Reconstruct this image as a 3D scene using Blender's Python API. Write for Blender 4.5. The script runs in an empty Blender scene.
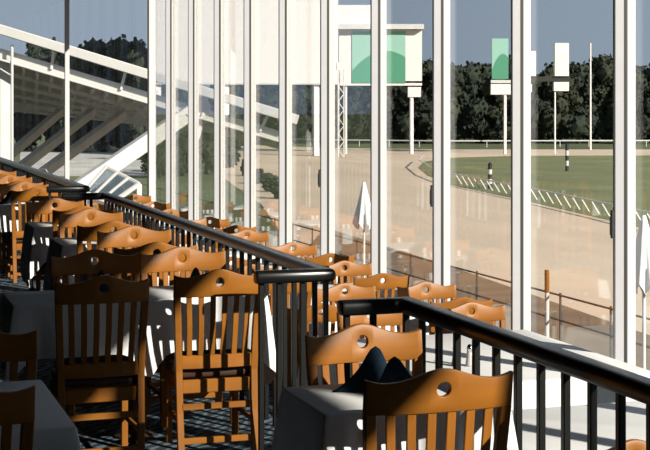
import bpy, bmesh, math, random
from mathutils import Vector, Matrix, noise

random.seed(7)
SC = bpy.context.scene
COL = SC.collection

# ------------------------------------------------------------------ camera
F, HY, VPX = 1450.0, 103.0, 487.0          # focal length in px, horizon row, offset of the wall's vanishing point
TH = math.atan(VPX / F)
CAMZ = 1.75
cam = bpy.data.cameras.new('camera')
cam.sensor_width = 36.0
cam.lens = F / 650.0 * 36.0
cam.shift_y = -(225.0 - HY) / 650.0
cam.clip_end = 2000
camo = bpy.data.objects.new('camera', cam)
COL.objects.link(camo)
camo.location = (0, 0, CAMZ)
camo.rotation_euler = (math.pi / 2, 0, -TH)
SC.camera = camo

# ------------------------------------------------------------------ sky, sun, exposure
SC.view_settings.view_transform = 'Standard'
SC.view_settings.look = 'None'
SC.view_settings.gamma = 1
SC.view_settings.use_curve_mapping = False
SC.view_settings.exposure = 0.0
w = bpy.data.worlds.new('sky')
SC.world = w
w.use_nodes = True
bg = w.node_tree.nodes['Background']
bg.inputs[0].default_value = (0.315, 0.385, 0.475, 1)
bg.inputs[1].default_value = 1.1
sl = bpy.data.lights.new('sun', 'SUN')
sl.energy = 10.8
sl.angle = math.radians(0.6)
sl.color = (1.0, 0.92, 0.80)
sun = bpy.data.objects.new('sun', sl)
COL.objects.link(sun)
SUN = Vector((0.5, -0.9, 0.5)).normalized()
sun.location = (30, -50, 40)
sun.rotation_euler = SUN.to_track_quat('Z', 'Y').to_euler()

# ------------------------------------------------------------------ pixel helpers
FW = Vector((math.sin(TH), math.cos(TH), 0))
RT = Vector((math.cos(TH), -math.sin(TH), 0))
def wp(px, py, Z):
    return Vector((0, 0, CAMZ)) + FW * Z + RT * ((px - 325) / F * Z) + Vector((0, 0, (HY - py) / F * Z))
def at(px, py, z):                       # the point of height z seen at that pixel
    return wp(px, py, F * (CAMZ - z) / (py - HY))
GZ = -7.25
def gp(px, py, dz=0.0):
    return at(px, py, GZ + dz)

# ------------------------------------------------------------------ materials
def nm(name):
    m = bpy.data.materials.new(name)
    m.use_nodes = True
    return m, m.node_tree.nodes, m.node_tree.links, m.node_tree.nodes['Principled BSDF']
ALB = 0.60          # overall reflectance level the exposure is set for
def mat(name, col, rough=0.6, var=0.0, scale=20.0, metal=0.0, bump=0.0, stretch=None, spec=None, coat=0.0):
    m, N, L, b = nm(name)
    col = tuple(c * ALB for c in col) if metal < 0.5 else col
    b.inputs['Base Color'].default_value = (*col, 1)
    b.inputs['Roughness'].default_value = rough
    b.inputs['Metallic'].default_value = metal
    b.inputs['Coat Weight'].default_value = coat
    if spec is not None:
        b.inputs['Specular IOR Level'].default_value = spec
    if var or bump:
        tc = N.new('ShaderNodeTexCoord')
        mp = N.new('ShaderNodeMapping')
        if stretch:
            mp.inputs['Scale'].default_value = stretch
        nz = N.new('ShaderNodeTexNoise')
        nz.inputs['Scale'].default_value = scale
        nz.inputs['Detail'].default_value = 5
        L.new(tc.outputs['Object'], mp.inputs['Vector'])
        L.new(mp.outputs['Vector'], nz.inputs['Vector'])
        if var:
            r = N.new('ShaderNodeValToRGB')
            r.color_ramp.elements[0].position = 0.3
            r.color_ramp.elements[1].position = 0.7
            r.color_ramp.elements[0].color = (*[c * (1 - var) for c in col], 1)
            r.color_ramp.elements[1].color = (*[min(1, c * (1 + var)) for c in col], 1)
            L.new(nz.outputs['Fac'], r.inputs['Fac'])
            L.new(r.outputs['Color'], b.inputs['Base Color'])
        if bump:
            bp = N.new('ShaderNodeBump')
            bp.inputs['Strength'].default_value = bump
            bp.inputs['Distance'].default_value = 0.01
            L.new(nz.outputs['Fac'], bp.inputs['Height'])
            L.new(bp.outputs['Normal'], b.inputs['Normal'])
    return m

M = {}
M['oak'] = mat('honey_oak', (0.40, 0.145, 0.016), 0.45, 0.3, 9, stretch=(1, 1, 0.12), spec=0.3)
M['oak_h'] = mat('honey_oak_crosswise', (0.41, 0.15, 0.017), 0.45, 0.3, 9, stretch=(0.12, 1, 1), spec=0.3)
M['vinyl'] = mat('brown_vinyl', (0.07, 0.035, 0.02), 0.4, 0.15, 30, bump=0.05)
M['black'] = mat('black_lacquer', (0.010, 0.011, 0.012), 0.3, 0.1, 15)
M['blackm'] = mat('black_baluster_paint', (0.006, 0.007, 0.007), 0.45, 0.1, 15, spec=0.25)
M['cloth'] = mat('white_linen', (1.2, 1.2, 1.2), 0.85, 0.03, 6, bump=0.08)
M['navy'] = mat('navy_linen', (0.014, 0.032, 0.055), 0.9, 0.2, 60, bump=0.1, spec=0.1)
M['tablewood'] = mat('dark_table_wood', (0.06, 0.03, 0.016), 0.5, 0.2, 12)
M['alu'] = mat('white_aluminium', (0.78, 0.76, 0.74), 0.45, 0.03, 8)
M['alu2'] = mat('grey_white_aluminium', (0.62, 0.62, 0.66), 0.4, 0.03, 8)
M['gasket'] = mat('black_gasket', (0.02, 0.02, 0.022), 0.6)
M['wall'] = mat('dark_panel_wall', (0.03, 0.028, 0.026), 0.7, 0.1, 3)
M['ceil'] = mat('ceiling_tile', (0.06, 0.06, 0.062), 0.9, 0.05, 5)
M['knee'] = mat('knee_wall_paint', (0.55, 0.53, 0.50), 0.7, 0.05, 4)
M['conc'] = mat('terrace_paving', (0.24, 0.165, 0.10), 0.9, 0.25, 0.5)
M['sand'] = mat('track_sand', (0.80, 0.63, 0.47), 0.95, 0.12, 0.15, stretch=(1, 0.25, 1))
M['lot'] = mat('pale_gravel', (0.55, 0.53, 0.50), 0.95, 0.3, 0.15)
M['grass'] = mat('infield_grass', (0.21, 0.225, 0.085), 0.95, 0.22, 0.12)
M['grass2'] = mat('outer_grass', (0.11, 0.14, 0.05), 0.95, 0.25, 0.08)
M['white'] = mat('white_paint', (0.80, 0.78, 0.75), 0.5, 0.03, 2)
M['boardw'] = mat('bright_white_panel', (1.08, 1.03, 1.0), 0.6, 0.03, 1)  # bright white for the boards that stand in for glass reflections
M['greyp'] = mat('grey_steel_paint', (0.85, 0.85, 0.84), 0.5, 0.08, 2)
M['roofg'] = mat('corrugated_roof', (1.25, 1.25, 1.22), 0.6, 0.1, 1.5)
M['darkst'] = mat('dark_fence_steel', (0.035, 0.03, 0.025), 0.5)
M['leaf'] = mat('dark_foliage', (0.020, 0.034, 0.018), 0.9, 0.5, 0.55)
M['leaf2'] = mat('olive_foliage', (0.034, 0.044, 0.018), 0.9, 0.5, 0.5)
M['bark'] = mat('bark', (0.07, 0.05, 0.035), 0.9, 0.2, 3)
M['chrome'] = mat('chrome', (0.75, 0.75, 0.75), 0.12, metal=1.0)
M['salt'] = mat('shaker_glass_white', (0.8, 0.8, 0.8), 0.15)
M['pepper'] = mat('shaker_glass_dark', (0.06, 0.06, 0.06), 0.15)
M['lamp'] = mat('dim_panel', (0.6, 0.6, 0.58), 0.6)

# carpet: dark blue with pale woven dashes
m, N, L, b = nm('blue_carpet')
tc = N.new('ShaderNodeTexCoord'); mp = N.new('ShaderNodeMapping')
mp.inputs['Scale'].default_value = (5, 14, 1); mp.inputs['Rotation'].default_value = (0, 0, 0.35)
L.new(tc.outputs['Object'], mp.inputs['Vector'])
nz = N.new('ShaderNodeTexNoise'); nz.inputs['Scale'].default_value = 1.6
L.new(mp.outputs['Vector'], nz.inputs['Vector'])
wv = N.new('ShaderNodeTexWave'); wv.inputs['Scale'].default_value = 0.7; wv.inputs['Distortion'].default_value = 7
wv.inputs['Detail'].default_value = 3
L.new(mp.outputs['Vector'], wv.inputs['Vector'])
r = N.new('ShaderNodeValToRGB')
r.color_ramp.elements[0].position = 0.55; r.color_ramp.elements[0].color = (0.008, 0.015, 0.024, 1)
r.color_ramp.elements[1].position = 0.9; r.color_ramp.elements[1].color = (0.09, 0.14, 0.18, 1)
L.new(wv.outputs['Fac'], r.inputs['Fac'])
L.new(r.outputs['Color'], b.inputs['Base Color'])
b.inputs['Roughness'].default_value = 0.95
M['carpet'] = m

# glass: clear pane that mirrors more at a glancing angle (Schlick)
def glass(name, f0, tint):
    m, N, L, b = nm(name)
    N.remove(b)
    out = N['Material Output']
    g = N.new('ShaderNodeNewGeometry')
    d = N.new('ShaderNodeVectorMath'); d.operation = 'DOT_PRODUCT'
    L.new(g.outputs['Normal'], d.inputs[0]); L.new(g.outputs['Incoming'], d.inputs[1])
    a = N.new('ShaderNodeMath'); a.operation = 'ABSOLUTE'; L.new(d.outputs['Value'], a.inputs[0])
    s = N.new('ShaderNodeMath'); s.operation = 'SUBTRACT'; s.inputs[0].default_value = 1; L.new(a.outputs[0], s.inputs[1])
    p = N.new('ShaderNodeMath'); p.operation = 'POWER'; p.inputs[1].default_value = 5; L.new(s.outputs[0], p.inputs[0])
    q = N.new('ShaderNodeMath'); q.operation = 'MULTIPLY_ADD'; q.inputs[1].default_value = 1 - f0; q.inputs[2].default_value = f0
    L.new(p.outputs[0], q.inputs[0])
    t = N.new('ShaderNodeBsdfTransparent'); t.inputs[0].default_value = (*tint, 1)
    gl = N.new('ShaderNodeBsdfGlossy'); gl.inputs['Roughness'].default_value = 0.0
    mx = N.new('ShaderNodeMixShader')
    L.new(q.outputs[0], mx.inputs[0]); L.new(t.outputs[0], mx.inputs[1]); L.new(gl.outputs[0], mx.inputs[2])
    L.new(mx.outputs[0], out.inputs['Surface'])
    return m
M['glass'] = glass('window_glass', 0.08, (0.97, 0.98, 0.98))
M['skyglass'] = glass('skylight_glass', 0.25, (0.6, 0.65, 0.68))

# green glass reflection painted on, paler where sky lies behind, darker over trees
m, N, L, b = nm('green_reflection_paint')
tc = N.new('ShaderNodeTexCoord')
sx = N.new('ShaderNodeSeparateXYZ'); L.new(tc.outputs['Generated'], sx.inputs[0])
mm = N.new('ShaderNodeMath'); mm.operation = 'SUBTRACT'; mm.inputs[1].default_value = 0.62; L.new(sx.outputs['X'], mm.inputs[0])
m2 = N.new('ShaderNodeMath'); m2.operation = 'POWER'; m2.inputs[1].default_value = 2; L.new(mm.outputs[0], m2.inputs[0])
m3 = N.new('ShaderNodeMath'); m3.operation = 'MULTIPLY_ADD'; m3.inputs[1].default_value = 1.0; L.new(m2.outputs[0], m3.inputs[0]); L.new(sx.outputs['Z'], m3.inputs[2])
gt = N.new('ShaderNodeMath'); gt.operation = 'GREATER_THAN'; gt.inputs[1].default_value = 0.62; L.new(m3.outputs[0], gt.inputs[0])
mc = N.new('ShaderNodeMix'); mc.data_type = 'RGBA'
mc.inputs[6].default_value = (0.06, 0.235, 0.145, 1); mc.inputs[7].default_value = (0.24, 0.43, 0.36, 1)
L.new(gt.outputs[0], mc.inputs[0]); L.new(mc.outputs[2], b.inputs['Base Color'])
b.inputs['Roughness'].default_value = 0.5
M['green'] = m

# ------------------------------------------------------------------ mesh builder
class MB:
    def __init__(s):
        s.v = []; s.f = []
    def add(s, vs, fs):
        o = len(s.v)
        s.v += [tuple(p) for p in vs]
        s.f += [tuple(i + o for i in f) for f in fs]
        return s
    def box(s, x0, x1, y0, y1, z0, z1):
        return s.add([(x0,y0,z0),(x1,y0,z0),(x1,y1,z0),(x0,y1,z0),(x0,y0,z1),(x1,y0,z1),(x1,y1,z1),(x0,y1,z1)],
                     [(0,3,2,1),(4,5,6,7),(0,1,5,4),(1,2,6,5),(2,3,7,6),(3,0,4,7)])
    def bar(s, a, b, wdt, hgt, up=(0, 0, 1)):
        a = Vector(a); b = Vector(b); d = (b - a).normalized(); up = Vector(up)
        sd = d.cross(up)
        if sd.length < 1e-4: sd = d.cross(Vector((0, 1, 0)))
        sd.normalize(); u = sd.cross(d).normalized()
        vs = []
        for p in (a, b):
            for i, j in ((-1,-1),(1,-1),(1,1),(-1,1)):
                vs.append(p + sd * (i * wdt / 2) + u * (j * hgt / 2))
        return s.add(vs, [(0,3,2,1),(4,5,6,7),(0,1,5,4),(1,2,6,5),(2,3,7,6),(3,0,4,7)])
    def sweep(s, path, prof, up=Vector((0, 0, 1))):
        n = len(prof); rings = []
        P = [Vector(p) for p in path]
        for i, p in enumerate(P):
            d0 = (P[i] - P[i-1]).normalized() if i else (P[1] - P[0]).normalized()
            d1 = (P[i+1] - P[i]).normalized() if i < len(P) - 1 else d0
            d = (d0 + d1).normalized()
            sd = d.cross(up).normalized()
            k = 1.0 / max(0.35, d.dot(d1))
            u = sd.cross(d).normalized()
            rings.append([p + sd * (a * k) + u * c for a, c in prof])
        vs = [q for r_ in rings for q in r_]
        fs = []
        for i in range(len(P) - 1):
            for j in range(n):
                k = (j + 1) % n
                fs.append((i*n+j, i*n+k, (i+1)*n+k, (i+1)*n+j))
        fs.append(tuple(range(n))[::-1]); fs.append(tuple((len(P)-1)*n + j for j in range(n)))
        return s.add(vs, fs)
    def lathe(s, prof, seg=16, c=(0, 0, 0)):
        vs = []; fs = []
        for rr, z in prof:
            for k in range(seg):
                a = 2 * math.pi * k / seg
                vs.append((c[0] + rr * math.cos(a), c[1] + rr * math.sin(a), c[2] + z))
        for i in range(len(prof) - 1):
            for k in range(seg):
                l = (k + 1) % seg
                fs.append((i*seg+k, i*seg+l, (i+1)*seg+l, (i+1)*seg+k))
        fs.append(tuple(range(seg))[::-1]); fs.append(tuple((len(prof)-1)*seg + k for k in range(seg)))
        return s.add(vs, fs)
    def mesh(s, name, m, bevel=0.0, smooth=False, seg=1):
        me = bpy.data.meshes.new(name)
        me.from_pydata(s.v, [], s.f)
        bm = bmesh.new(); bm.from_mesh(me)
        bmesh.ops.recalc_face_normals(bm, faces=bm.faces)
        if bevel:
            es = [e for e in bm.edges if len(e.link_faces) == 2 and e.calc_face_angle(0) > 0.6]
            bmesh.ops.bevel(bm, geom=es, offset=bevel, segments=seg, affect='EDGES', profile=0.6)
        if smooth:
            for f in bm.faces: f.smooth = True
        bm.to_mesh(me); bm.free()
        if smooth and smooth != True:
            me.set_sharp_from_angle(angle=smooth)
        me.materials.append(m)
        return me
    def build(s, name, m, parent=None, bevel=0.0, smooth=False, seg=1):
        return obj(name, s.mesh(name, m, bevel, smooth, seg), parent)

def obj(name, me, parent=None):
    o = bpy.data.objects.new(name, me)
    COL.objects.link(o)
    if parent is not None: o.parent = parent
    return o
def tag(o, label=None, cat=None, group=None, kind=None):
    if label: o['label'] = label
    if cat: o['category'] = cat
    if group: o['group'] = group
    if kind: o['kind'] = kind
    return o
def empty(name, loc=(0, 0, 0), rz=0.0):
    o = bpy.data.objects.new(name, None)
    o.empty_display_size = 0.1
    COL.objects.link(o)
    o.location = loc; o.rotation_euler = (0, 0, rz)
    return o
KIDS = {}
def copy_tree(o, parent=None):
    c = o.copy(); COL.objects.link(c)
    if parent is not None: c.parent = parent
    for ch in KIDS.setdefault(o.name, list(o.children)):
        copy_tree(ch, c)
    return c
def struct(name, mb, m, label, cat):
    return tag(mb.build(name, m), label, cat, kind='structure')

# ------------------------------------------------------------------ the building
WX = 4.75                 # window plane
LZ = -0.6                 # lower tier floor
HEAD = 4.02               # window head and ceiling
SILL = -0.18
S = 1.4768
T0 = 6.6 * S - WX * math.tan(TH)        # mullion seen at x=624
YE = T0 + 10 * S                        # end wall
YB = T0 - 10 * S                        # wall behind the camera
RX = 2.24                               # rail line
BX = -5.0                               # back wall
OPEN = [(5.56, 6.66), (12.92, 14.06)]   # stair openings

struct('floor', MB().box(BX, 1.86, YB, YE, -0.9, 0).box(1.86, RX + 0.06, YB, OPEN[0][0], -0.9, 0)
       .box(1.86, RX + 0.06, OPEN[0][1], OPEN[1][0], -0.9, 0).box(1.86, RX + 0.06, OPEN[1][1], YE, -0.9, 0),
       M['carpet'], 'dark blue patterned carpet of the upper dining tier', 'floor')
struct('floor_lower', MB().box(RX + 0.06, WX + 0.2, YB, YE, -0.9, LZ).box(1.86, RX + 0.06, *OPEN[0], -0.9, LZ)
       .box(1.86, RX + 0.06, *OPEN[1], -0.9, LZ), M['carpet'],
       'dark blue patterned carpet of the lower tier along the windows', 'floor')
for k, (a, c) in enumerate(OPEN):
    st = empty('stairs', (1.86, a, LZ))
    tag(st, ['carpeted steps down to the lower tier between the two nearest rail stubs',
             'carpeted steps down to the lower tier at the far rail gap'][k], 'stairs', kind='structure')
    for i in range(3):
        MB().box(0.28 * i, 0.28 * (i + 1), 0.002, c - a - 0.002, 0.0, 0.45 - 0.15 * i).build('step', M['carpet'], st)
struct('ceiling', MB().box(BX, WX + 0.12, YB, YE + 0.1, HEAD, HEAD + 0.2), M['ceil'], 'plain ceiling over the dining room', 'ceiling')
struct('wall_left', MB().box(BX - 0.2, BX, YB, YE, -0.9, HEAD), M['wall'], 'dark wall at the back of the dining tiers', 'wall')
struct('wall_rear', MB().box(BX - 0.2, WX + 0.12, YB - 0.2, YB, -0.9, HEAD), M['wall'], 'dark wall behind the viewer', 'wall')
struct('wall_right', MB().box(WX - 0.09, WX + 0.1, YB, YE, -7.2, SILL), M['knee'], 'low pale wall under the long row of windows', 'wall')
struct('wall_fill_block', MB().box(WX - 0.09, WX + 0.1, YB, T0 - 7 * S - 0.03, SILL, HEAD), M['wall'], 'unseen solid dark wall added behind the viewer to cut fill light', 'wall')  # added out of view to cut the fill light from behind
struct('wall_end', MB().box(BX, WX, YE, YE + 0.12, -7.2, SILL), M['knee'],
       'low pale wall under the end windows', 'wall')
struct('wall_end_left', MB().box(BX, 0.70, YE, YE + 0.12, SILL, HEAD), M['wall'], 'dark solid wall left of the end windows, widened to cut reflected sky', 'wall')  # widened out of view to keep reflected sky off the long windows

# long window wall: one window per bay
def latch_mesh():
    mb = MB().box(-0.098, -0.077, -0.012, 0.008, 0, 0.18).box(-0.106, -0.096, -0.008, 0.004, 0.02, 0.14)
    return mb.mesh('latch', M['gasket'], 0.004)
LATCH = latch_mesh()
wn = 0
ORDW = ['first', 'second', 'third', 'fourth', 'fifth', 'sixth', 'seventh', 'eighth', 'ninth', 'tenth', 'eleventh', 'twelfth', 'thirteenth', 'fourteenth', 'fifteenth', 'sixteenth', 'seventeenth', 'eighteenth']
for n in range(-7, 10):
    y0 = T0 + n * S; y1 = y0 + S
    wn += 1
    e = empty('window_%d' % wn, (WX, y0, SILL))
    tag(e, None, None, None, 'structure')
    e['label'] = 'tall glass bay with white stiles, %s from the far window corner' % ORDW[9 - n]
    e['category'] = 'window'
    h = HEAD - SILL
    MB().box(-0.078, -0.012, -0.02, 0.012, 0, h).build('frame_post', M['alu2'], e, 0.004)
    MB().box(-0.012, 0.008, -0.019, 0.012, 0, h).build('gasket', M['gasket'], e)
    MB().box(0.008, 0.072, -0.02, 0.012, 0, h).build('sash_stile', M['alu'], e, 0.004)
    MB().box(-0.03, 0.03, 0.012, S - 0.02, 0, 0.05).build('bottom_rail', M['alu'], e, 0.004)
    MB().box(-0.03, 0.03, 0.012, S - 0.02, h - 0.06, h).build('top_rail', M['alu'], e, 0.004)
    MB().box(0.018, 0.026, 0.010, S - 0.018, 0.03, h - 0.03).build('pane', M['glass'], e)
    if n in (0, 2, 4, 6, 8):
        l = obj('latch', LATCH, [c for c in e.children if c.name.startswith('sash_stile')][0]); l.location = (0.0, 0.0, 1.07)
# end wall windows
EW = 1.30
for k in range(3):
    x1 = WX - 0.03 - k * EW; x0 = x1 - EW
    wn += 1
    e = empty('window_%d' % wn, (x0, YE, SILL))
    tag(e, 'glass bay of the end wall, %s from the window corner' % ORDW[k], 'window', None, 'structure')
    h = HEAD - SILL
    MB().box(-0.035, 0.035, 0.0, 0.07, 0, h).build('frame_post', M['greyp'], e, 0.004)
    MB().box(0.035, EW - 0.035, 0.01, 0.06, 0, 0.05).build('bottom_rail', M['alu'], e)
    MB().box(0.03, EW - 0.03, 0.03, 0.038, 0.03, h - 0.03).build('pane', M['glass'], e)
struct('trim_1', MB().box(WX - 0.03, WX + 0.08, YE - 0.03, YE + 0.08, SILL, HEAD), M['greyp'], 'white corner post where the two window walls meet', 'post')
struct('trim_2', MB().box(WX - 0.055, WX - 0.031, YE - 0.03, YE + 0.0, SILL, HEAD), M['gasket'], 'dark seal strip on the window corner post', 'seal')

# ------------------------------------------------------------------ black railings
PROF = []
for k in range(16):
    a = 2 * math.pi * k / 16
    ca, sa = math.cos(a), math.sin(a)
    PROF.append((0.042 * math.copysign(abs(ca) ** 0.6, ca), 0.032 * math.copysign(abs(sa) ** 0.6, sa)))
BAL = MB().box(-0.0125, 0.0125, -0.0125, 0.0125, 0, 0.905).mesh('baluster', M['blackm'], 0.003)
def railing(path, label, step=0.172):
    P = [Vector(p) for p in path]
    e = empty('railing', P[0])
    tag(e, label, 'railing', 'black railings along the tier edge')
    pts = []
    # rounded ends
    d0 = (P[1] - P[0]).normalized(); d1 = (P[-1] - P[-2]).normalized()
    mb = MB()
    zc = Vector((0, 0, 0.918))
    mb.sweep([p - P[0] + zc for p in P], PROF)
    hr = mb.build('handrail', M['black'], e, 0.012, math.radians(50), 2)
    for i in range(len(P) - 1):
        a, b2 = P[i], P[i+1]
        ln = (b2 - a).length
        st_ = step if ln > 1 else 0.12
        nb = max(1, int(round(ln / st_)))
        first = 0 if i == 0 else 1
        for j in range(first, nb + 1):
            q = a.lerp(b2, j / nb)
            if j == nb and i == len(P) - 2: q = b2 - d1 * 0.03
            if j == 0 and i == 0: q = a + d0 * 0.03
            o = obj('baluster', BAL, e); o.location = q - P[0]
    return e
railing([(RX - 0.03, -1.2, 0), (RX - 0.02, OPEN[0][0], 0), (1.93, OPEN[0][0], 0)], 'black wooden railing crossing the lower right, nearest of the three')
railing([(1.885, OPEN[0][1], 0), (RX, OPEN[0][1], 0), (RX + 0.03, OPEN[1][0], 0), (1.88, OPEN[1][0], 0)], 'black wooden railing in the middle with a short stub at each end')
railing([(1.90, OPEN[1][1], 0), (RX + 0.03, OPEN[1][1], 0), (RX + 0.03, YE - 0.05, 0)], 'black wooden railing farthest away, running to the end windows')

# ------------------------------------------------------------------ chairs
CW = 0.24
def ctop(x):
    u = abs(x) / CW
    return 0.890 + 0.042 * math.exp(-(u / 0.42) ** 2) + 0.016 * max(0, (u - 0.72) / 0.28) ** 1.5
CB = 0.795
def cy(x, z):
    return -0.235 - 0.028 * (1 - (x / CW) ** 2) - 0.13 * (z - 0.80)
def crest():
    vs = []; fs = []
    def face2d(pts):
        o = len(vs)
        for x, z in pts:
            vs.append((x, cy(x, z) - 0.012, z)); vs.append((x, cy(x, z) + 0.012, z))
        n = len(pts)
        fs.append(tuple(o + 2*i for i in range(n))); fs.append(tuple(o + 2*i + 1 for i in range(n))[::-1])
    H = 0.046
    hc = (0.0, 0.868); hr = 0.0235
    edges = []
    for sgn in (-1, 1):
        xs = [H + (CW - H) * i / 8 for i in range(9)]
        for i in range(8):
            a, b2 = xs[i], xs[i+1]
            face2d([(sgn*a, CB), (sgn*b2, CB), (sgn*b2, ctop(b2)), (sgn*a, ctop(a))])
            edges.append(((sgn*a, CB), (sgn*b2, CB))); edges.append(((sgn*a, ctop(a)), (sgn*b2, ctop(b2))))
        edges.append(((sgn*CW, CB), (sgn*CW, ctop(CW))))
    bd = []
    for i in range(4): bd.append((-H + 2*H*i/4, CB))
    for i in range(4): bd.append((H, CB + (ctop(H) - CB) * i / 4))
    for i in range(4): x = H - 2*H*i/4; bd.append((x, ctop(x)))
    for i in range(4): bd.append((-H, ctop(H) - (ctop(H) - CB) * i / 4))
    ci = []
    for x, z in bd:
        a = math.atan2(z - hc[1], x - hc[0]); ci.append((hc[0] + hr*math.cos(a), hc[1] + hr*math.sin(a)))
    for i in range(16):
        j = (i + 1) % 16
        face2d([bd[i], bd[j], ci[j], ci[i]])
        edges.append((ci[i], ci[j]))
        if i < 4 or 8 <= i < 12: edges.append((bd[i], bd[j]))
    for (p, q) in edges:
        o = len(vs)
        for x, z in (p, q):
            vs.append((x, cy(x, z) - 0.012, z)); vs.append((x, cy(x, z) + 0.012, z))
        fs.append((o, o+2, o+3, o+1))
    me = bpy.data.meshes.new('crest_rail')
    me.from_pydata(vs, [], fs)
    bm = bmesh.new(); bm.from_mesh(me)
    bmesh.ops.remove_doubles(bm, verts=bm.verts, dist=0.0003)
    bmesh.ops.recalc_face_normals(bm, faces=bm.faces)
    es = [e for e in bm.edges if len(e.link_faces) == 2 and e.calc_face_angle(0) > 0.9]
    bmesh.ops.bevel(bm, geom=es, offset=0.003, segments=2, affect='EDGES', profile=0.5)
    for f in bm.faces: f.smooth = True
    bm.to_mesh(me); bm.free()
    me.set_sharp_from_angle(angle=math.radians(50))
    me.materials.append(M['oak_h'])
    return me

def make_chair():
    e = empty('dining_chair')
    e['category'] = 'chair'
    obj('crest_rail', crest(), e)
    for sgn in (-1, 1):
        mb = MB()
        path = [(sgn*0.200, -0.245, 0.0), (sgn*0.203, -0.215, 0.22), (sgn*0.205, -0.200, 0.42), (sgn*0.212, -0.212, 0.62), (sgn*0.221, -0.236, 0.80)]
        prof = [(-0.018, -0.015), (0.018, -0.015), (0.018, 0.015), (-0.018, 0.015)]
        # up vector along y so the section stays square to the post
        mb.sweep(path, prof, Vector((0, 1, 0)))
        mb.build('back_post', M['oak'], e, 0.003)
    for i in range(6):
        x0 = -0.150 + 0.06 * i; x1 = x0 * 1.07
        mb = MB()
        mb.sweep([(x0, -0.205 - 0.012*(1-(x0/.2)**2), 0.49), (x0*1.03, -0.228 - 0.02*(1-(x0/.2)**2), 0.65), (x1, cy(x1, 0.80), 0.80)],
                 [(-0.0145, -0.006), (0.0145, -0.006), (0.0145, 0.006), (-0.0145, 0.006)], Vector((0, 1, 0)))
        mb.build('slat', M['oak'], e, 0.002)
    mb = MB()
    mb.sweep([(x, -0.203 - 0.012*(1-(x/.2)**2), 0.468) for x in (-0.19, -0.1, 0, 0.1, 0.19)], [(-0.011, -0.033), (0.011, -0.033), (0.011, 0.033), (-0.011, 0.033)])
    mb.build('lower_rail', M['oak_h'], e, 0.003)
    mb = MB().box(-0.205, 0.205, -0.175, 0.155, 0.382, 0.428)
    mb.build('seat', M['vinyl'], e, 0.016, math.radians(60), 3)
    for (a, b2) in (((-0.185, -0.196), (0.185, -0.196)), ((-0.185, 0.135), (0.185, 0.135)), ((-0.19, -0.185), (-0.19, 0.12)), ((0.19, -0.185), (0.19, 0.12))):
        MB().bar((*a, 0.346), (*b2, 0.346), 0.02, 0.066).build('apron', M['oak_h'], e, 0.003)
    for sgn in (-1, 1):
        MB().bar((sgn*0.188, 0.138, 0.0), (sgn*0.188, 0.132, 0.382), 0.034, 0.034, (0, 1, 0)).build('front_leg', M['oak'], e, 0.003)
        MB().bar((sgn*0.195, -0.215, 0.17), (sgn*0.188, 0.132, 0.17), 0.018, 0.026).build('stretcher', M['oak_h'], e, 0.002)
    MB().bar((-0.19, -0.222, 0.25), (0.19, -0.222, 0.25), 0.018, 0.03).build('stretcher', M['oak_h'], e, 0.002)
    MB().bar((-0.19, -0.237, 0.085), (0.19, -0.237, 0.085), 0.018, 0.03).build('stretcher', M['oak_h'], e, 0.002)
    return e

chair0 = make_chair()
used = [False]
def chair(x, y, z, face, label, group, rot=0.0):
    """x, y: where the crest stands; face +1 sits looking away from the viewer, -1 towards"""
    if used[0]: c = copy_tree(chair0)
    else: c = chair0; used[0] = True
    rz = (0 if face > 0 else math.pi) + rot
    off = Matrix.Rotation(rz, 3, 'Z') @ Vector((0, -0.258, 0))
    c.location = (x - off.x, y - off.y, z)
    c.rotation_euler = (0, 0, rz)
    c['label'] = label; c['group'] = group
    return c
def chair_px(px, py, z, face, label, group, rot=0.0, dx=0.0):
    p = at(px, py, z + 0.93)
    return chair(p.x + dx, p.y, z, face, label, group, rot), p

GU = 'oak chairs on the upper tier'
GL = 'oak chairs on the lower tier by the windows'
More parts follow.
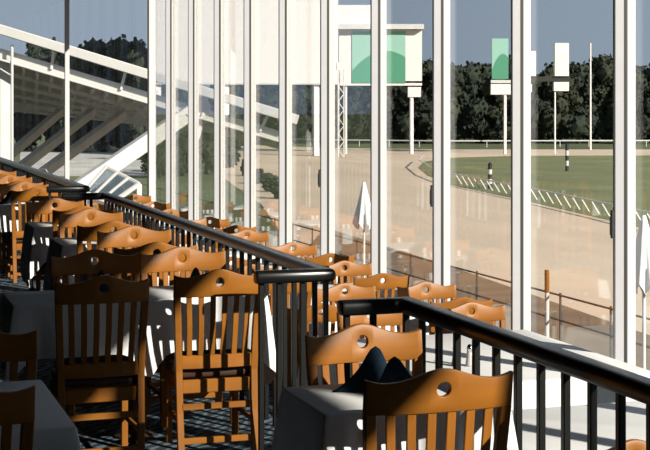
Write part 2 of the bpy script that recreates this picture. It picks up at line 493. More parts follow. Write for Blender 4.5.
# ------------------------------------------------------------------ tables and cloths
TZ = 0.745
def cloth_mesh(x0, x1, y0, y1, drops, seed, dip=0.0):
    """drops: hang of the -y, +x, +y, -x side"""
    rnd = random.Random(seed)
    A = (x1 - x0) / 2 + 0.006; B = (y1 - y0) / 2 + 0.006
    per = []
    n = 36
    cs = [(-A, -B), (A, -B), (A, B), (-A, B)]
    nor = [(0, -1), (1, 0), (0, 1), (-1, 0)]
    for k in range(4):
        a = cs[k]; b2 = cs[(k + 1) % 4]
        for i in range(n):
            t = i / n
            per.append((a[0] + (b2[0]-a[0])*t, a[1] + (b2[1]-a[1])*t, k, t))
    NP = len(per); NR = 9
    ph = [rnd.uniform(0, 6.28) for _ in range(4)]
    fr = [rnd.choice((2, 3, 3)) for _ in range(4)]
    vs = []; fs = []
    for r_ in range(NR + 1):
        v = r_ / NR
        for (x, y, k, t) in per:
            # distance to the nearest corner along the edge
            ln = 2*A if k in (0, 2) else 2*B
            dc = min(t, 1 - t) * ln
            kc = k if t > 0.5 or dc > 1e9 else k
            if t < 0.5: dn = drops[(k - 1) % 4]
            else: dn = drops[(k + 1) % 4]
            cw = math.exp(-(dc / 0.055) ** 2)
            dr = drops[k] * (1 - 0.5*cw) + dn * 0.5*cw + 0.03 * cw
            if k == 0: dr += dip * math.exp(-((x - 0.02) / 0.062) ** 2)
            nx, ny = nor[k]
            if t < 0.5: mx, my = nor[(k - 1) % 4]
            else: mx, my = nor[(k + 1) % 4]
            nn = Vector((nx + mx * cw, ny + my * cw)).normalized()
            wave = 0.010 * math.sin(6.283 * fr[k] * t + ph[k]) * (1 - cw) + 0.006 * math.sin(6.283 * (fr[k] * 2.3) * t + ph[k] * 2)
            side = math.exp(-((dc - 0.12) / 0.05) ** 2)
            o = 0.004 + v ** 0.8 * (0.012 + wave + 0.055 * cw - 0.012 * side)
            rz = 0.012 * (1 - math.cos(min(1, v * 6) * math.pi / 2)) if v < 0.17 else 0.012
            vs.append((x + nn.x * o, y + nn.y * o, 0.004 - dr * v))
    for r_ in range(NR):
        for i in range(NP):
            j = (i + 1) % NP
            fs.append((r_*NP+i, (r_+1)*NP+i, (r_+1)*NP+j, r_*NP+j))
    # top with faint creases
    G = 8
    o = len(vs)
    fs.append(tuple(range(NP)))
    me = bpy.data.meshes.new('tablecloth')
    me.from_pydata(vs, [], fs)
    bm = bmesh.new(); bm.from_mesh(me)
    bmesh.ops.recalc_face_normals(bm, faces=bm.faces)
    es = [e for e in bm.edges if len(e.link_faces) == 2 and e.calc_face_angle(0) > 0.9]
    bmesh.ops.bevel(bm, geom=es, offset=0.006, segments=2, affect='EDGES', profile=0.5)
    for f in bm.faces: f.smooth = True
    bm.to_mesh(me); bm.free()
    me.set_sharp_from_angle(angle=math.radians(55))
    me.materials.append(M['cloth'])
    return me
def table(x0, x1, y0, y1, z, tlabel, clabel, tg, cg, drops=(0.27, 0.42, 0.27, 0.42), rot=0.0, seed=1, pdy=0.0, dip=0.0):
    cx, cy_ = (x0 + x1) / 2, (y0 + y1) / 2
    e = empty('dining_table', (cx, cy_, z), rot)
    tag(e, tlabel, 'table', tg)
    a, b2 = (x1 - x0) / 2, (y1 - y0) / 2
    MB().box(-a, a, -b2, b2, TZ - 0.03, TZ).build('tabletop', M['tablewood'], e, 0.004)
    MB().lathe([(0.026, 0.02), (0.026, TZ - 0.045)], 14, (0, pdy, 0)).build('column', M['tablewood'], e, 0, math.radians(40))
    MB().lathe([(0.105, 0), (0.105, 0.012), (0.05, 0.03), (0.03, 0.06)], 20, (0, pdy, 0)).build('base', M['tablewood'], e, 0, math.radians(40))
    MB().lathe([(0.03, TZ - 0.06), (0.14, TZ - 0.04), (0.14, TZ - 0.03)], 20, (0, pdy, 0)).build('top_plate', M['tablewood'], e, 0, math.radians(40))
    c = obj('tablecloth', cloth_mesh(x0, x1, y0, y1, drops, seed, dip))
    c.location = (cx, cy_, z + TZ); c.rotation_euler = (0, 0, rot)
    tag(c, clabel, 'tablecloth', cg)
    return e

# folded napkin standing like a hat with a trailing foot
def napkin_mesh():
    vs = []; fs = []
    NA, NR = 28, 12
    for i in range(NR + 1):
        v = i / NR
        for k in range(NA):
            a = 2 * math.pi * k / NA
            rad = 0.50 * math.sqrt(max(0, 1 - v ** 2)) + 0.50 * (1 - v) ** 2
            sx_ = 0.082 * rad; sy_ = 0.060 * rad
            pinch = 1 + 0.10 * math.cos(3 * a) * (1 - v)
            x = sx_ * math.cos(a) * pinch
            tail = max(0, -math.cos(a)) ** 6
            x -= 0.065 * tail * (1 - v) ** 3
            y = sy_ * math.sin(a) * pinch * (1 - 0.55 * tail)
            vs.append((x + 0.012 * v, y, 0.128 * v))
    for i in range(NR):
        for k in range(NA):
            l = (k + 1) % NA
            fs.append((i*NA+k, i*NA+l, (i+1)*NA+l, (i+1)*NA+k))
    fs.append(tuple(range(NA))[::-1])
    me = bpy.data.meshes.new('napkin')
    me.from_pydata(vs, [], fs)
    for p in me.polygons: p.use_smooth = True
    me.materials.append(M['navy'])
    return me
NAP = napkin_mesh()
def napkin(x, y, z, label, rot=0.0, s=1.0):
    o = obj('napkin', NAP)
    o.location = (x, y, z + TZ + 0.0045); o.rotation_euler = (0, 0, rot); o.scale = (s, s, s)
    tag(o, label, 'napkin', 'folded navy napkins')
    return o

TU = 'cloth-covered tables on the upper tier'; CU = 'tablecloths on the upper tier'
TL = 'cloth-covered tables on the lower tier'; CL_ = 'tablecloths on the lower tier'

# --- upper tier, nearest two-seat table by the rail
chair_px(441, 368, 0, 1, 'nearest oak chair, back to the viewer, at the small table by the rail', GU)[0].scale.x = 1.03
chair_px(363, 325, 0, -1, 'oak chair facing the viewer behind the two navy napkins', GU)[0].scale.x = 0.94
table(1.49, 2.125, 4.42, 4.88, 0, 'small square table under the nearest white cloth by the railing', 'white cloth on the nearest small table, two navy napkins on it', TU, CU, (0.27, 0.45, 0.27, 0.5), seed=3, pdy=-0.065)
p = at(372, 388, 0.75); napkin(p.x, p.y, 0, 'navy napkin folded into a peak with a trailing foot, nearest table', 0.15, 1.15)
p = at(392, 396, 0.75); napkin(p.x + 0.015, p.y - 0.02, 0, 'navy folded napkin right behind the nearest chair back', 2.6, 1.08)
# --- dark table at the lower left corner
chair_px(-18, 326, 0, -1, 'shaded dark chair at the left edge behind the corner table', GU, 0.0, -0.05)
chair_px(-50, 383, 0, 1, 'shaded dark chair cut off by the lower left corner', GU)
table(0.06, 0.69, 4.50, 5.30, 0, 'table in deep shade at the lower left corner', 'shaded grey-blue looking cloth on the lower left corner table', TU, CU, (0.27, 0.42, 0.27, 0.42), seed=4)
# --- four-seat table
chair_px(103, 275, 0, 1, 'oak chair in shade with a sunlit right leg, left one before the big table', GU)[0].scale.x = 0.94
chair_px(219, 269, 0, 1, 'sunlit oak chair beside the rail stub, right one before the big table', GU, -0.03)[0].scale.x = 0.93
chair_px(95, 250, 0, -1, 'dark shaded chair behind the big table, facing the viewer', GU)
chair_px(191, 247, 0, -1, 'sunlit oak chair with a napkin point before it, behind the big table', GU, 0.0, -0.05)
table(0.83, 2.12, 7.29, 7.80, 0, 'long four-seat table standing between two pairs of oak chairs', 'white cloth over the long four-seat table, dappled by chair shadows', TU, CU, (0.27, 0.5, 0.27, 0.40), seed=5, dip=0.13)
p = at(190, 288, 0.75); napkin(1.80, 7.52, 0, 'navy napkin peak before the sunlit chair on the four-seat table', 1.2)
napkin(1.30, 7.55, 0, 'navy napkin in shade on the four-seat table', 1.0)
# --- two-seat tables further along the rail
chair_px(156, 242, 0, 1, 'oak chair back seen just behind the sunlit chair of the big table', GU)
chair_px(146, 226, 0, -1, 'sunlit oak chair facing the viewer, second table from the big one', GU, 0.0, -0.08)
table(1.48, 2.10, 8.60, 9.15, 0, 'small table just beyond the long four-seat table', 'white cloth on the small table just beyond the four-seat table', TU, CU, seed=6)
napkin(1.88, 8.9, 0, 'navy napkin before the sunlit chair, first small table beyond the big one', 0.9)
chair_px(113, 221, 0, 1, 'brown shaded oak chair back, second small table beyond the big one', GU)
chair_px(97, 209, 0, -1, 'oak chair facing the viewer, second small table beyond the big one', GU, 0.0, -0.05)
table(1.50, 2.12, 10.26, 10.82, 0, 'second small table beyond the four-seat table', 'shaded white cloth on the second small table beyond the big one', TU, CU, seed=7)
napkin(1.85, 10.5, 0, 'navy napkin on the second small table beyond the big one', 1.1)
chair_px(84, 206, 0, 1, 'oak chair back, third small table beyond the big one', GU)
chair_px(55, 198, 0, -1, 'sunlit oak chair facing the viewer, third small table beyond the big one', GU)
table(1.50, 2.12, 11.80, 12.32, 0, 'third small table beyond the four-seat table', 'white cloth with a sunlit fold, third small table beyond the big one', TU, CU, (0.27, 0.42, 0.27, 0.5), seed=8)
napkin(1.86, 12.05, 0, 'navy napkin on the third small table beyond the big one', 1.0)
chair_px(43, 187, 0, 1, 'oak chair back beside the far stair gap', GU, 0.0, -0.06)
chair(1.83, 15.25, 0, -1, 'oak chair facing the viewer beyond the far stair gap', GU)
table(0.80, 2.10, 14.58, 15.08, 0, 'far four-seat table at the left frame edge', 'white cloth at the left edge, sunlit top and shadow dashes', TU, CU, (0.27, 0.45, 0.27, 0.45), seed=9)
napkin(1.62, 14.7, 0, 'navy napkin on the far cloth at the left edge', 0.4)
for i, (yb, yf) in enumerate(((15.62, 16.75), (17.15, 18.3))):
    chair(1.83, yb, 0, 1, ['oak chair back, second last of the far row', 'oak chair back, last of the far row'][i], GU)
    chair(1.85, yf, 0, -1, ['oak chair facing the viewer, second last of the far row', 'oak chair facing the viewer, last of the far row'][i], GU)
    table(1.49, 2.08, yb + 0.28, yf - 0.15, 0, ['second last small table of the far left row', 'last small table of the far left row'][i],
          ['white cloth, second last of the far left row', 'white cloth, last of the far left row'][i], TU, CU, seed=10 + i)

# --- lower tier by the windows
def lo(px, py, face, label, maxx=4.42):
    p = at(px, py, LZ + 0.93)
    return chair(min(p.x, maxx), p.y, LZ, face, label, GL)
lo(636, 441, -1, 'top of an oak chair at the lower right corner below the railing')
lo(472, 302.6, -1, 'sunlit oak chair at the right end of the lower tier row')
lo(462, 297, 1, 'oak chair hidden behind the rightmost sunlit chair of the lower tier')
lo(429, 282, -1, 'sunlit oak chair above the railing bend, holed crest against the glass')
lo(382, 273, 1, 'half shaded oak chair left of the one above the railing bend')
lo(345, 283.5, -1, 'pale sunlit oak chair right above the nearest rail stub')
lo(320, 303, 1, 'brown oak chair seen through the rail stub of the middle railing')
lo(370, 307, -1, 'oak chair right behind the nearest rail stub')
lo(345, 261, -1, 'sunlit oak chair above the pale one by the stair gap')
lo(330, 253, 1, 'oak chair just right of the middle railing end, against the glass')
lo(293, 242.6, -1, 'oak chair above the lower end of the middle railing')
lo(247, 230, -1, 'oak chair above the middle of the middle railing')
lo(236, 225, 1, 'dark brown oak chair overlapping its neighbour above the middle railing')
lo(210, 217, -1, 'pale sunlit oak chair against the fourth mullion from the window corner')
lo(170, 209, -1, 'oak chair third from the window corner')
lo(153, 201.6, -1, 'oak chair second from the window corner')
chair(4.38, 22.3, LZ, -1, 'oak chair closest to the window corner', GL)
# chairs of the same tables nearer the railing
for i, (y, f) in enumerate(((11.33, 1), (12.29, -1), (13.0, 1), (14.09, -1), (15.64, -1), (16.33, 1), (17.58, -1), (19.07, -1), (20.57, -1))):
    chair(3.45, y, LZ, f, '%s oak chair seen through the balusters of the middle railing' %
          ('first', 'second', 'third', 'fourth', 'fifth', 'sixth', 'seventh', 'eighth', 'ninth')[i] + ', counted from its near end', GL)
names = ['nearest', 'second nearest', 'third', 'fourth', 'fifth', 'sixth', 'seventh', 'eighth', 'ninth', 'farthest']
LT = [(5.55, 6.85), (7.55, 9.26), (10.04, 10.50), (11.60, 12.14), (13.28, 13.93), (14.8, 15.48), (16.62, 17.42), (18.2, 18.9), (19.75, 20.42), (21.4, 22.12)]
for i, (a, c) in enumerate(LT):
    table(2.97, 4.60, a, c, LZ, '%s table along the windows of the lower tier' % names[i], '%s white cloth along the windows of the lower tier' % names[i],
          TL, CL_, (0.27, 0.27, 0.27, 0.42), seed=30 + i)

# salt and pepper
def shaker(p, m, label):
    e = empty('shaker', p)
    tag(e, label, 'shaker', 'table shakers')
    MB().lathe([(0.026, 0), (0.028, 0.01), (0.021, 0.07), (0.019, 0.09)], 14).build('body', m, e, 0, True)
    MB().lathe([(0.0205, 0.089), (0.021, 0.11), (0.014, 0.128), (0.004, 0.134)], 14).build('cap', M['chrome'], e, 0, True)
zt = LZ + TZ + 0.0045
p = at(456, 366, zt); shaker((p.x, p.y, zt), M['pepper'], 'dark pepper shaker on the lower tier cloth behind the nearest chair')
p = at(470, 366, zt); shaker((p.x, p.y, zt), M['salt'], 'pale salt shaker on the lower tier cloth behind the nearest chair')

# ------------------------------------------------------------------ outdoors: ground, track, infield
def poly(name, pts, m, label, cat, dz):
    vs = [gp(x, y) for x, y in pts]
    vs = [(v.x, v.y, GZ + dz) for v in vs]
    n = len(vs)
    vs2 = vs + [(x, y, GZ - 0.3) for x, y, z in vs]
    fs = [tuple(range(n))] + [(i, (i+1) % n, n + (i+1) % n, n + i) for i in range(n)]
    mb = MB(); mb.add(vs2, fs)
    return tag(mb.build(name, m), label, cat, kind='structure')
struct('ground', MB().box(-500, 700, -200, 1100, GZ - 0.6, GZ), M['grass2'], 'rough grass ground around the racetrack', 'ground')
poly('racetrack', [(800, 600), (400, 400), (300, 262), (262, 205), (215, 172), (206, 158), (205, 148), (222, 144), (330, 148), (450, 149.5), (900, 149.5)], M['sand'], 'tan sand racetrack curving round the infield', 'racetrack', 0.02)
poly('car_park', [(20, 176), (150, 176), (150, 152), (20, 152)], M['lot'], 'pale gravel car park under the canopy', 'car park', 0.03)
poly('infield', [(900, 290), (780, 262), (612, 221), (530, 202), (450, 185), (428, 176), (418, 168), (424, 162), (450, 158), (520, 156), (900, 155)], M['grass'], 'sunlit green infield grass inside the track', 'lawn', 0.05)
poly('apron', [(800, 700), (400, 420), (296, 262), (325, 228), (448, 266), (620, 326), (800, 388)], M['conc'], 'brown paved apron between the terrace and the track', 'apron', 0.04)
struct('terrace', MB().box(WX + 0.1, 13.8, -10, 75, -7.2, -3.15), M['conc'], 'brown paved terrace below the windows', 'terrace')

# inner rail of the track: white, with slanted posts
IR = [gp(x, y) for x, y in ((700, 241), (612, 219.5), (530, 200.5), (450, 183.5), (430, 176), (419, 168), (424, 162.5))]
e = empty('track_rail', IR[0]); tag(e, 'white inner rail of the racetrack with slanted posts', 'rail')
mb = MB(); mb.sweep([q - IR[0] + Vector((0, 0, 1.15)) for q in IR], [(-.07, -.06), (.07, -.06), (.07, .06), (-.07, .06)]); mb.build('top_rail', M['white'], e)
POST = MB().bar((0.75, 0, 0), (0, 0, 1.15), 0.10, 0.10, (0, 1, 0)).mesh('post', M['white'])
for i in range(3):
    a, c = IR[i], IR[i + 1]
    nb = int((c - a).length / 2.3)
    for j in range(nb):
        o = obj('post', POST, e); o.location = a.lerp(c, j / nb) - IR[0]
# far rail along the back stretch
FR = [gp(x, y) for x, y in ((205, 146), (222, 142.5), (330, 146), (450, 147.3), (560, 147.0), (760, 146.5))]
e = empty('track_rail', FR[0]); tag(e, 'white outer rail of the far back stretch before the trees', 'rail')
mb = MB(); mb.sweep([q - FR[0] + Vector((0, 0, 1.3)) for q in FR], [(-.1, -.12), (.1, -.12), (.1, .12), (-.1, .12)]); mb.build('top_rail', M['white'], e)
POST2 = MB().box(-.06, .06, -.06, .06, 0, 1.3).mesh('post', M['white'])
for i in range(len(FR) - 1):
    a, c = FR[i], FR[i+1]
    nb = max(1, int((c - a).length / 6))
    for j in range(nb):
        o = obj('post', POST2, e); o.location = a.lerp(c, j / nb) - FR[0]
# terrace fence
e = empty('terrace_fence', (13.7, 4, -3.15)); tag(e, 'thin dark fence along the terrace edge above the track', 'fence')
for z in (1.05, 0.55):
    MB().box(-0.02, 0.02, 0, 70, z - 0.015, z + 0.015).build('fence_rail', M['darkst'], e)
PF = MB().box(-0.018, 0.018, -0.018, 0.018, 0, 1.1).mesh('fence_post', M['darkst'])
for j in range(36):
    o = obj('fence_post', PF, e); o.location = (0, 2.0 * j, 0)

# striped distance poles
def dpole(px, py, hgt, label):
    b0 = gp(px, py, 0.05)
    e = empty('distance_pole', b0); tag(e, label, 'pole', 'striped distance poles')
    n = 5
    for i in range(n):
        MB().lathe([(0.22, hgt*i/n), (0.22, hgt*(i+1)/n)], 10).build('band', M['gasket'] if i % 2 == 0 else M['white'], e)
    MB().lathe([(0.25, hgt), (0.2, hgt + 0.12), (0.05, hgt + 0.25)], 10).build('finial', M['gasket'], e, 0, True)
dpole(490, 188.5, 2.5, 'black and white striped distance pole beside the inner rail')
dpole(567, 171, 3.4, 'black and white striped distance pole far out on the infield')
# thin marker with amber tip on the terrace edge
b0 = at(547, 345, -3.15)
e = empty('marker_post', (b0.x, b0.y, -3.15)); tag(e, 'slim white post with brown top on the terrace', 'post')
zt2 = wp(547, 270, (b0 - Vector((0, 0, CAMZ))).dot(FW)).z + 3.15
MB().lathe([(0.045, 0), (0.045, zt2 * 0.7)], 10).build('pole', M['white'], e)
MB().lathe([(0.05, zt2 * 0.7), (0.05, zt2)], 10).build('top_sleeve', M['oak'], e)

# white reflections on the glass, built as closed umbrellas on the terrace
def glass_reflection(px, ytop, ybot, Z, label):
    top = wp(px, ytop, Z); bot = wp(px, ybot, Z)
    H = top.z + 3.15
    e = empty('glass_reflection', (top.x, top.y, -3.15)); tag(e, label, 'glass_reflection', 'white reflections built as umbrellas')
    MB().lathe([(0.03, 0), (0.03, H)], 10).build('pole', M['greyp'], e)
    MB().lathe([(0.28, 0), (0.28, 0.06), (0.1, 0.1)], 16).build('base', M['darkst'], e)
    vs = []; fs = []; NA = 32; NR = 10
    h0 = bot.z + 3.15
    for i in range(NR + 1):
        v = i / NR
        for k in range(NA):
            a = 2*math.pi*k/NA
            rr = (0.03 + 0.22 * v ** 0.8) * (1 + 0.28 * v * math.cos(8 * a))
            vs.append((rr*math.cos(a), rr*math.sin(a), H + (h0 - H) * v * (1 - 0.08 * v * math.cos(8*a))))
    for i in range(NR):
        for k in range(NA):
            l = (k+1) % NA
            fs.append((i*NA+k, i*NA+l, (i+1)*NA+l, (i+1)*NA+k))
    fs.append(tuple(range(NA)))
    mb = MB(); mb.add(vs, fs); mb.build('canopy', M['cloth'], e, 0, True)
glass_reflection(644, 215, 288, 24.5, 'white reflection at the right frame edge, built as a closed umbrella')
glass_reflection(364, 182, 226, 37, 'white reflection farther along the terrace, built as a closed umbrella')

# ------------------------------------------------------------------ trees
def crown_mesh(seed, m):
    rnd = random.Random(seed)
    bm = bmesh.new()
    for i in range(30):
        a = rnd.uniform(0, 6.28); h = rnd.uniform(0.12, 0.88)
        rr = 0.30 * math.sqrt(max(0.05, 1 - ((h - 0.45) / 0.55) ** 2)) * rnd.uniform(0.3, 1.0)
        s = rnd.uniform(0.085, 0.15)
        mt = Matrix.Translation((rr*math.cos(a), rr*math.sin(a), h)) @ Matrix.Diagonal((s, s, s*0.95, 1))
        bmesh.ops.create_icosphere(bm, subdivisions=2, radius=1, matrix=mt)
    for v in bm.verts:
        q = v.co * 9 + Vector((seed * 7.1, 0, 0))
        d = noise.fractal(q, 0.9, 2.2, 4)
        v.co += v.normal * 0.045 * d
    src = [(v.co.copy(), v.normal.copy()) for v in bm.verts]
    for i in range(2600):
        co, nn = rnd.choice(src)
        s = rnd.uniform(0.014, 0.034)
        a = Vector((rnd.uniform(-1, 1), rnd.uniform(-1, 1), rnd.uniform(-1, 1))).normalized()
        t1 = (nn.cross(a)).normalized(); t2 = (nn * 0.7 + a * 0.6).normalized()
        c0 = co + nn * rnd.uniform(-0.005, 0.02)
        vv = [bm.verts.new(c0 + t1 * (s * q[0]) + t2 * (s * q[1])) for q in ((-1, -0.6), (1, -0.4), (0.7, 0.9), (-0.5, 1))]
        bm.faces.new(vv)
    for f in bm.faces: f.smooth = False
    me = bpy.data.meshes.new('crown'); bm.to_mesh(me); bm.free()
    me.materials.append(m)
    return me
CR = [crown_mesh(s, M['leaf'] if s % 3 else M['leaf2']) for s in range(1, 7)]
TRUNK = MB().lathe([(0.03, 0), (0.022, 0.15), (0.016, 0.4)], 8).mesh('trunk', M['bark'], 0, True)
def tree(px, pb, pt, label, k, wid=1.0, group='trees beyond the racetrack'):
    b0 = gp(px, pb)
    Z = (b0 - Vector((0, 0, CAMZ))).dot(FW)
    H = (pb - pt) / F * Z
    e = empty('tree', b0, random.uniform(0, 6.28)); tag(e, label, 'tree', group)
    c = obj('crown', CR[k % 6], e); c.scale = (H * wid, H * wid, H * 0.97); c.location = (0, 0, 0)
    t = obj('trunk', TRUNK, e); t.scale = (H, H, H)
    return e
ORD = ['first', 'second', 'third', 'fourth', 'fifth', 'sixth', 'seventh', 'eighth', 'ninth', 'tenth', 'eleventh', 'twelfth', 'thirteenth', 'fourteenth', 'fifteenth', 'sixteenth', 'seventeenth', 'eighteenth', 'nineteenth', 'twentieth', 'twenty-first', 'twenty-second', 'twenty-third', 'twenty-fourth', 'twenty-fifth']
tops = {470: 50, 490: 58, 452: 45}
i = 0
x = 655
while x > 235:
    top = 62 + 7 * math.sin(x * 0.13) + random.uniform(-4, 4)
    if x < 470: top -= 3
    tree(x, 143.5, top, '%s tall dark tree of the front row from the right frame edge' % ORD[i], i, 0.85)
    i += 1
    x -= 20 + random.uniform(-2, 2)
i = 0
x = 648
while x > 250:
    tree(x, 139.0, 66 + random.uniform(-4, 5), '%s tree of the rear row from the right frame edge' % ORD[i], i + 2, 0.9)
    i += 1; x -= 27
i = 0
for x, pb, pt in ((20, 150, 52), (48, 150, 36), (78, 152, 42), (104, 152, 36), (130, 152, 33), (152, 155, 42), (175, 149, 78)):
    tree(x, pb, pt, '%s tree behind the white canopy from the left frame edge' % ORD[i], i, 0.75, 'trees behind the white canopy'); i += 1
i = 0
for x, pb, pt in ((60, 152, 122), (100, 152, 122), (160, 178, 122), (182, 176, 112), (206, 174, 112), (226, 168, 108), (246, 146, 104), (142, 160, 120)):
    tree(x, pb, pt, '%s low dark tree under the canopy beam, at the track turn' % ORD[i], i + 1, 0.95, 'low trees at the track turn'); i += 1

i = 0
for x, pb, pt in ((246, 176, 164), (258, 184, 168), (270, 192, 172), (281, 199, 180)):
    tree(x, pb, pt, '%s dark roadside shrub at the near side of the track turn' % ORD[i], i, 1.3, 'shrubs beside the track turn').name = 'shrub'; i += 1

# ------------------------------------------------------------------ white sloping canopy beyond the end windows
def bars(name, m, e, a, b2, wd, hg, base):
    return MB().bar(a - base, b2 - base, wd, hg).build(name, m, e, 0.02)
base = wp(5, 300, 40); base.z = GZ
e = empty('stand_canopy', base); tag(e, 'white sloping stand canopy with diagonal struts beyond the end windows', 'canopy')
bars('top_beam', M['white'], e, wp(-60, 11, 40), wp(298, 120, 40), 0.35, 0.27, base)
bars('fascia', M['white'], e, wp(-60, 36, 40.4), wp(288, 139, 40.4), 0.12, 0.30, base)
bars('gutter', M['white'], e, wp(-60, 42, 40.2), wp(288, 144, 40.2), 0.22, 0.07, base)
for k in range(5):
    t = (k + 0.6) / 5
    a = wp(-60, 13, 40.2).lerp(wp(298, 121, 40.2), t); c = wp(-60, 36, 40.3).lerp(wp(288, 139, 40.3), t)
    MB().bar(a - base, c - base, 0.07, 0.07, (0, 1, 0)).build('bracket', M['greyp'], e)
n0, n1, f0, f1 = wp(-60, 40, 40.6), wp(288, 143, 40.6), wp(-40, 104, 62), wp(230, 128, 62)
mb = MB()
up = Vector((0, 0, 0.12))
mb.add([n0 - base, n1 - base, f1 - base, f0 - base, n0 - base + up, n1 - base + up, f1 - base + up, f0 - base + up],
       [(0,1,2,3),(4,7,6,5),(0,4,5,1),(1,5,6,2),(2,6,7,3),(3,7,4,0)])
mb.build('roof_panel', M['roofg'], e)
for k in range(26):
    t = k / 25
    a = n0.lerp(n1, t); c = f0.lerp(f1, t)
    MB().bar(a - base - up * 0.7, c - base - up * 0.7, 0.09, 0.16).build('roof_rib', M['greyp'], e)
for k in range(5):
    t = (k + 0.5) / 5
    a = n0.lerp(f0, t); c = n1.lerp(f1, t)
    MB().bar(a - base - up * 1.6, c - base - up * 1.6, 0.14, 0.12).build('purlin', M['greyp'], e)
col0 = wp(5, 60, 40.8)
MB().bar((col0.x - base.x, col0.y - base.y, 0), col0 - base, 0.33, 0.33, (0, 1, 0)).build('column', M['white'], e, 0.02)
c1 = wp(12, 45, 40.1)
MB().lathe([(0.04, 0), (0.04, c1.z - GZ)], 10, (c1.x - base.x, c1.y - base.y, 0)).build('downpipe', M['white'], e)
for (a, c, Z) in (((-10, 172), (60, 112), 50), ((10, 176), (92, 112), 46), ((36, 178), (124, 114), 43)):
    MB().bar(wp(*a, Z) - base, wp(*c, Z + 4) - base, 0.28, 0.28).build('strut', M['greyp'], e, 0.02)
MB().bar(wp(62, 200, 38.5) - base, wp(206, 101, 40.6) - base, 0.34, 0.42).build('strut', M['white'], e, 0.02)
MB().bar(wp(62, 200, 38.5) - base, Vector((wp(62, 200, 38.5).x - base.x, wp(62, 200, 38.5).y - base.y, 0)), 0.4, 0.4, (0, 1, 0)).build('column', M['white'], e, 0.02)
MB().bar(wp(197, 138, 40.4) - base, wp(203, 112, 40.4) - base, 0.1, 0.25, (0, 1, 0)).build('gusset', M['white'], e)

# glazed lean-to roof in front of the canopy
Zs = 34.0
q = [wp(84, 192, Zs), wp(106, 167, Zs + 2.0), wp(139, 184, Zs + 1.6), wp(112, 203, Zs)]
base = Vector((q[0].x, q[0].y, GZ))
e = empty('skylight', base); tag(e, 'low white framed glass skylight beside the big white strut', 'skylight')
for i in range(4):
    MB().bar(q[i] - base, q[(i+1) % 4] - base, 0.07, 0.09).build('frame_bar', M['white'], e)
for t in (0.34, 0.67):
    MB().bar(q[0].lerp(q[3], t) - base, q[1].lerp(q[2], t) - base, 0.05, 0.07).build('glazing_bar', M['white'], e)
mb = MB(); dn = Vector((0, 0, -0.02))
mb.add([v - base for v in q] + [v - base + dn for v in q], [(0,1,2,3),(4,7,6,5),(0,4,5,1),(1,5,6,2),(2,6,7,3),(3,7,4,0)])
mb.build('pane', M['skyglass'], e)
for i in (0, 2, 3):
    MB().bar((q[i].x - base.x, q[i].y - base.y, 0), q[i] - base, 0.12, 0.12, (0, 1, 0)).build('post', M['white'], e)

# ------------------------------------------------------------------ white and green glass reflections, built as elevated boards over the track turn
def board(e, base, x0, x1, y0, y1, Z, th, name, m):
    a = wp(x0, y0, Z); c = wp(x1, y1, Z)
    vs = []
    for d in (0, th):
        for (px, py) in ((x0, y1), (x1, y1), (x1, y0), (x0, y0)):
            vs.append(wp(px, py, Z) + FW * d - base)
    mb = MB(); mb.add(vs, [(0,1,2,3),(4,7,6,5),(0,4,5,1),(1,5,6,2),(2,6,7,3),(3,7,4,0)])
    return mb.build(name, m, e)
def leg(e, base, px, ytop, Z, wd, m=None):
    a = wp(px, ytop, Z)
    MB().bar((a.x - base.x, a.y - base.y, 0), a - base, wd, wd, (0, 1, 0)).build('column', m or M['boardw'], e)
ZB = 246
base = wp(250, 100, ZB); base.z = GZ
e = empty('reflection_board', base); tag(e, 'huge white reflection on the glass, left of the green one, built as an elevated board', 'board')  # stands in for a white reflection on the panes
for (a, c) in ((150, 216), (216.4, 281), (281.4, 338)):
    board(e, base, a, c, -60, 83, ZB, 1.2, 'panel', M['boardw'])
board(e, base, 148, 340, 83, 84.5, ZB, 1.4, 'sill', M['greyp'])
for px in (158, 226, 316): leg(e, base, px, 84, ZB + 1, 0.9)
ZB = 255
base = wp(380, 100, ZB); base.z = GZ
e = empty('reflection_tower', base); tag(e, 'white and large green reflection on the glass, built as a panel above a dark gap', 'green_reflection')  # solid stand-in for the white and green reflection on the panes
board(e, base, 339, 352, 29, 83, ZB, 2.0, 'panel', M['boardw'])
board(e, base, 352, 405.5, 31, 83, ZB - 0.15, 0.6, 'reflection_face', M['green'])
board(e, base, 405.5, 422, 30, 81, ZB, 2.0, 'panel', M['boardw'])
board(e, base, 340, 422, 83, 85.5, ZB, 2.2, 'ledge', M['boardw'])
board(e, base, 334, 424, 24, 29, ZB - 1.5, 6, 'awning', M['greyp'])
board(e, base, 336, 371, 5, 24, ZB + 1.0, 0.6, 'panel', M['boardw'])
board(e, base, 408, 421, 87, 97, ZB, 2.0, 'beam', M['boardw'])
leg(e, base, 411.5, 97, ZB + 0.5, 0.55); leg(e, base, 346, 85, ZB + 0.5, 0.3)
ZB = 255
base = wp(500, 100, ZB); base.z = GZ
e = empty('reflection_tower', base); tag(e, 'small green reflection on the glass, built on a curved white beam before the trees', 'green_reflection')  # solid stand-in for the smaller green reflection
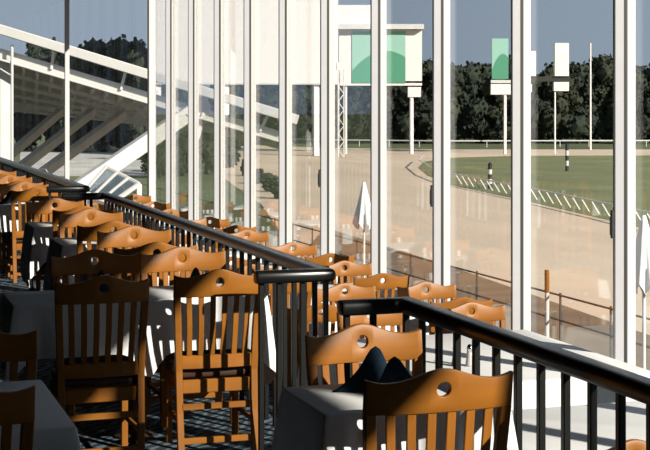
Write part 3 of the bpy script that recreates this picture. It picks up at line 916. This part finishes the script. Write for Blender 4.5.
board(e, base, 492, 508.5, 38.5, 79, ZB, 0.6, 'reflection_face', M['green'])
board(e, base, 491, 520, 80, 83, ZB + 0.2, 1.0, 'ledge', M['greyp'])
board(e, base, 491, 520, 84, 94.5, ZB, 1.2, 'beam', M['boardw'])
leg(e, base, 505, 94, ZB + 0.4, 0.4)
ZB = 255
base = wp(550, 100, ZB); base.z = GZ
e = empty('reflection_box', base); tag(e, 'white reflection on the glass, built as an elevated box with a beam before the trees', 'white_reflection')  # white reflection pieces made solid as panels and beams
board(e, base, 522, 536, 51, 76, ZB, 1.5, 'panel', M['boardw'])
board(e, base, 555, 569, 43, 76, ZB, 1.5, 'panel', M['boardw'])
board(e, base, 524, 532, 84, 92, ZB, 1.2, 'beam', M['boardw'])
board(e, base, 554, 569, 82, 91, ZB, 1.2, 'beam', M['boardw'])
board(e, base, 524, 569, 76.5, 81.5, ZB + 0.4, 0.8, 'walkway', M['darkst'])
leg(e, base, 555, 92, ZB + 0.4, 0.2)
a = gp(590.5, 150, 0); Z = (a - Vector((0, 0, CAMZ))).dot(FW)
e = empty('flag_pole', a); tag(e, 'thin white pole standing alone before the dark trees', 'pole')
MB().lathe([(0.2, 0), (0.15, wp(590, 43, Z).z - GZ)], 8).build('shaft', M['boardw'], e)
# lattice mast
b0 = gp(341, 150); Z = 240
b0 = wp(341, 100, Z); b0.z = GZ
e = empty('lattice_mast', b0); tag(e, 'slim white lattice mast under the left end of the green reflection', 'mast')
HM = wp(341, 70, Z).z - GZ
for dx, dy in ((-0.5, 0), (0.5, 0), (0, 0.8)):
    MB().bar((dx, dy, 0), (dx, dy, HM), 0.16, 0.16, (0, 1, 0)).build('chord', M['white'], e)
nb = int(HM / 1.3)
for j in range(nb):
    s_ = 1 if j % 2 else -1
    MB().bar((-0.5*s_, 0, HM*j/nb), (0.5*s_, 0, HM*(j+1)/nb), 0.12, 0.12, (0, 1, 0)).build('brace', M['white'], e)
MB().box(-0.8, 0.8, -0.2, 0.2, HM, HM + 1.2).build('lamp_head', M['white'], e)
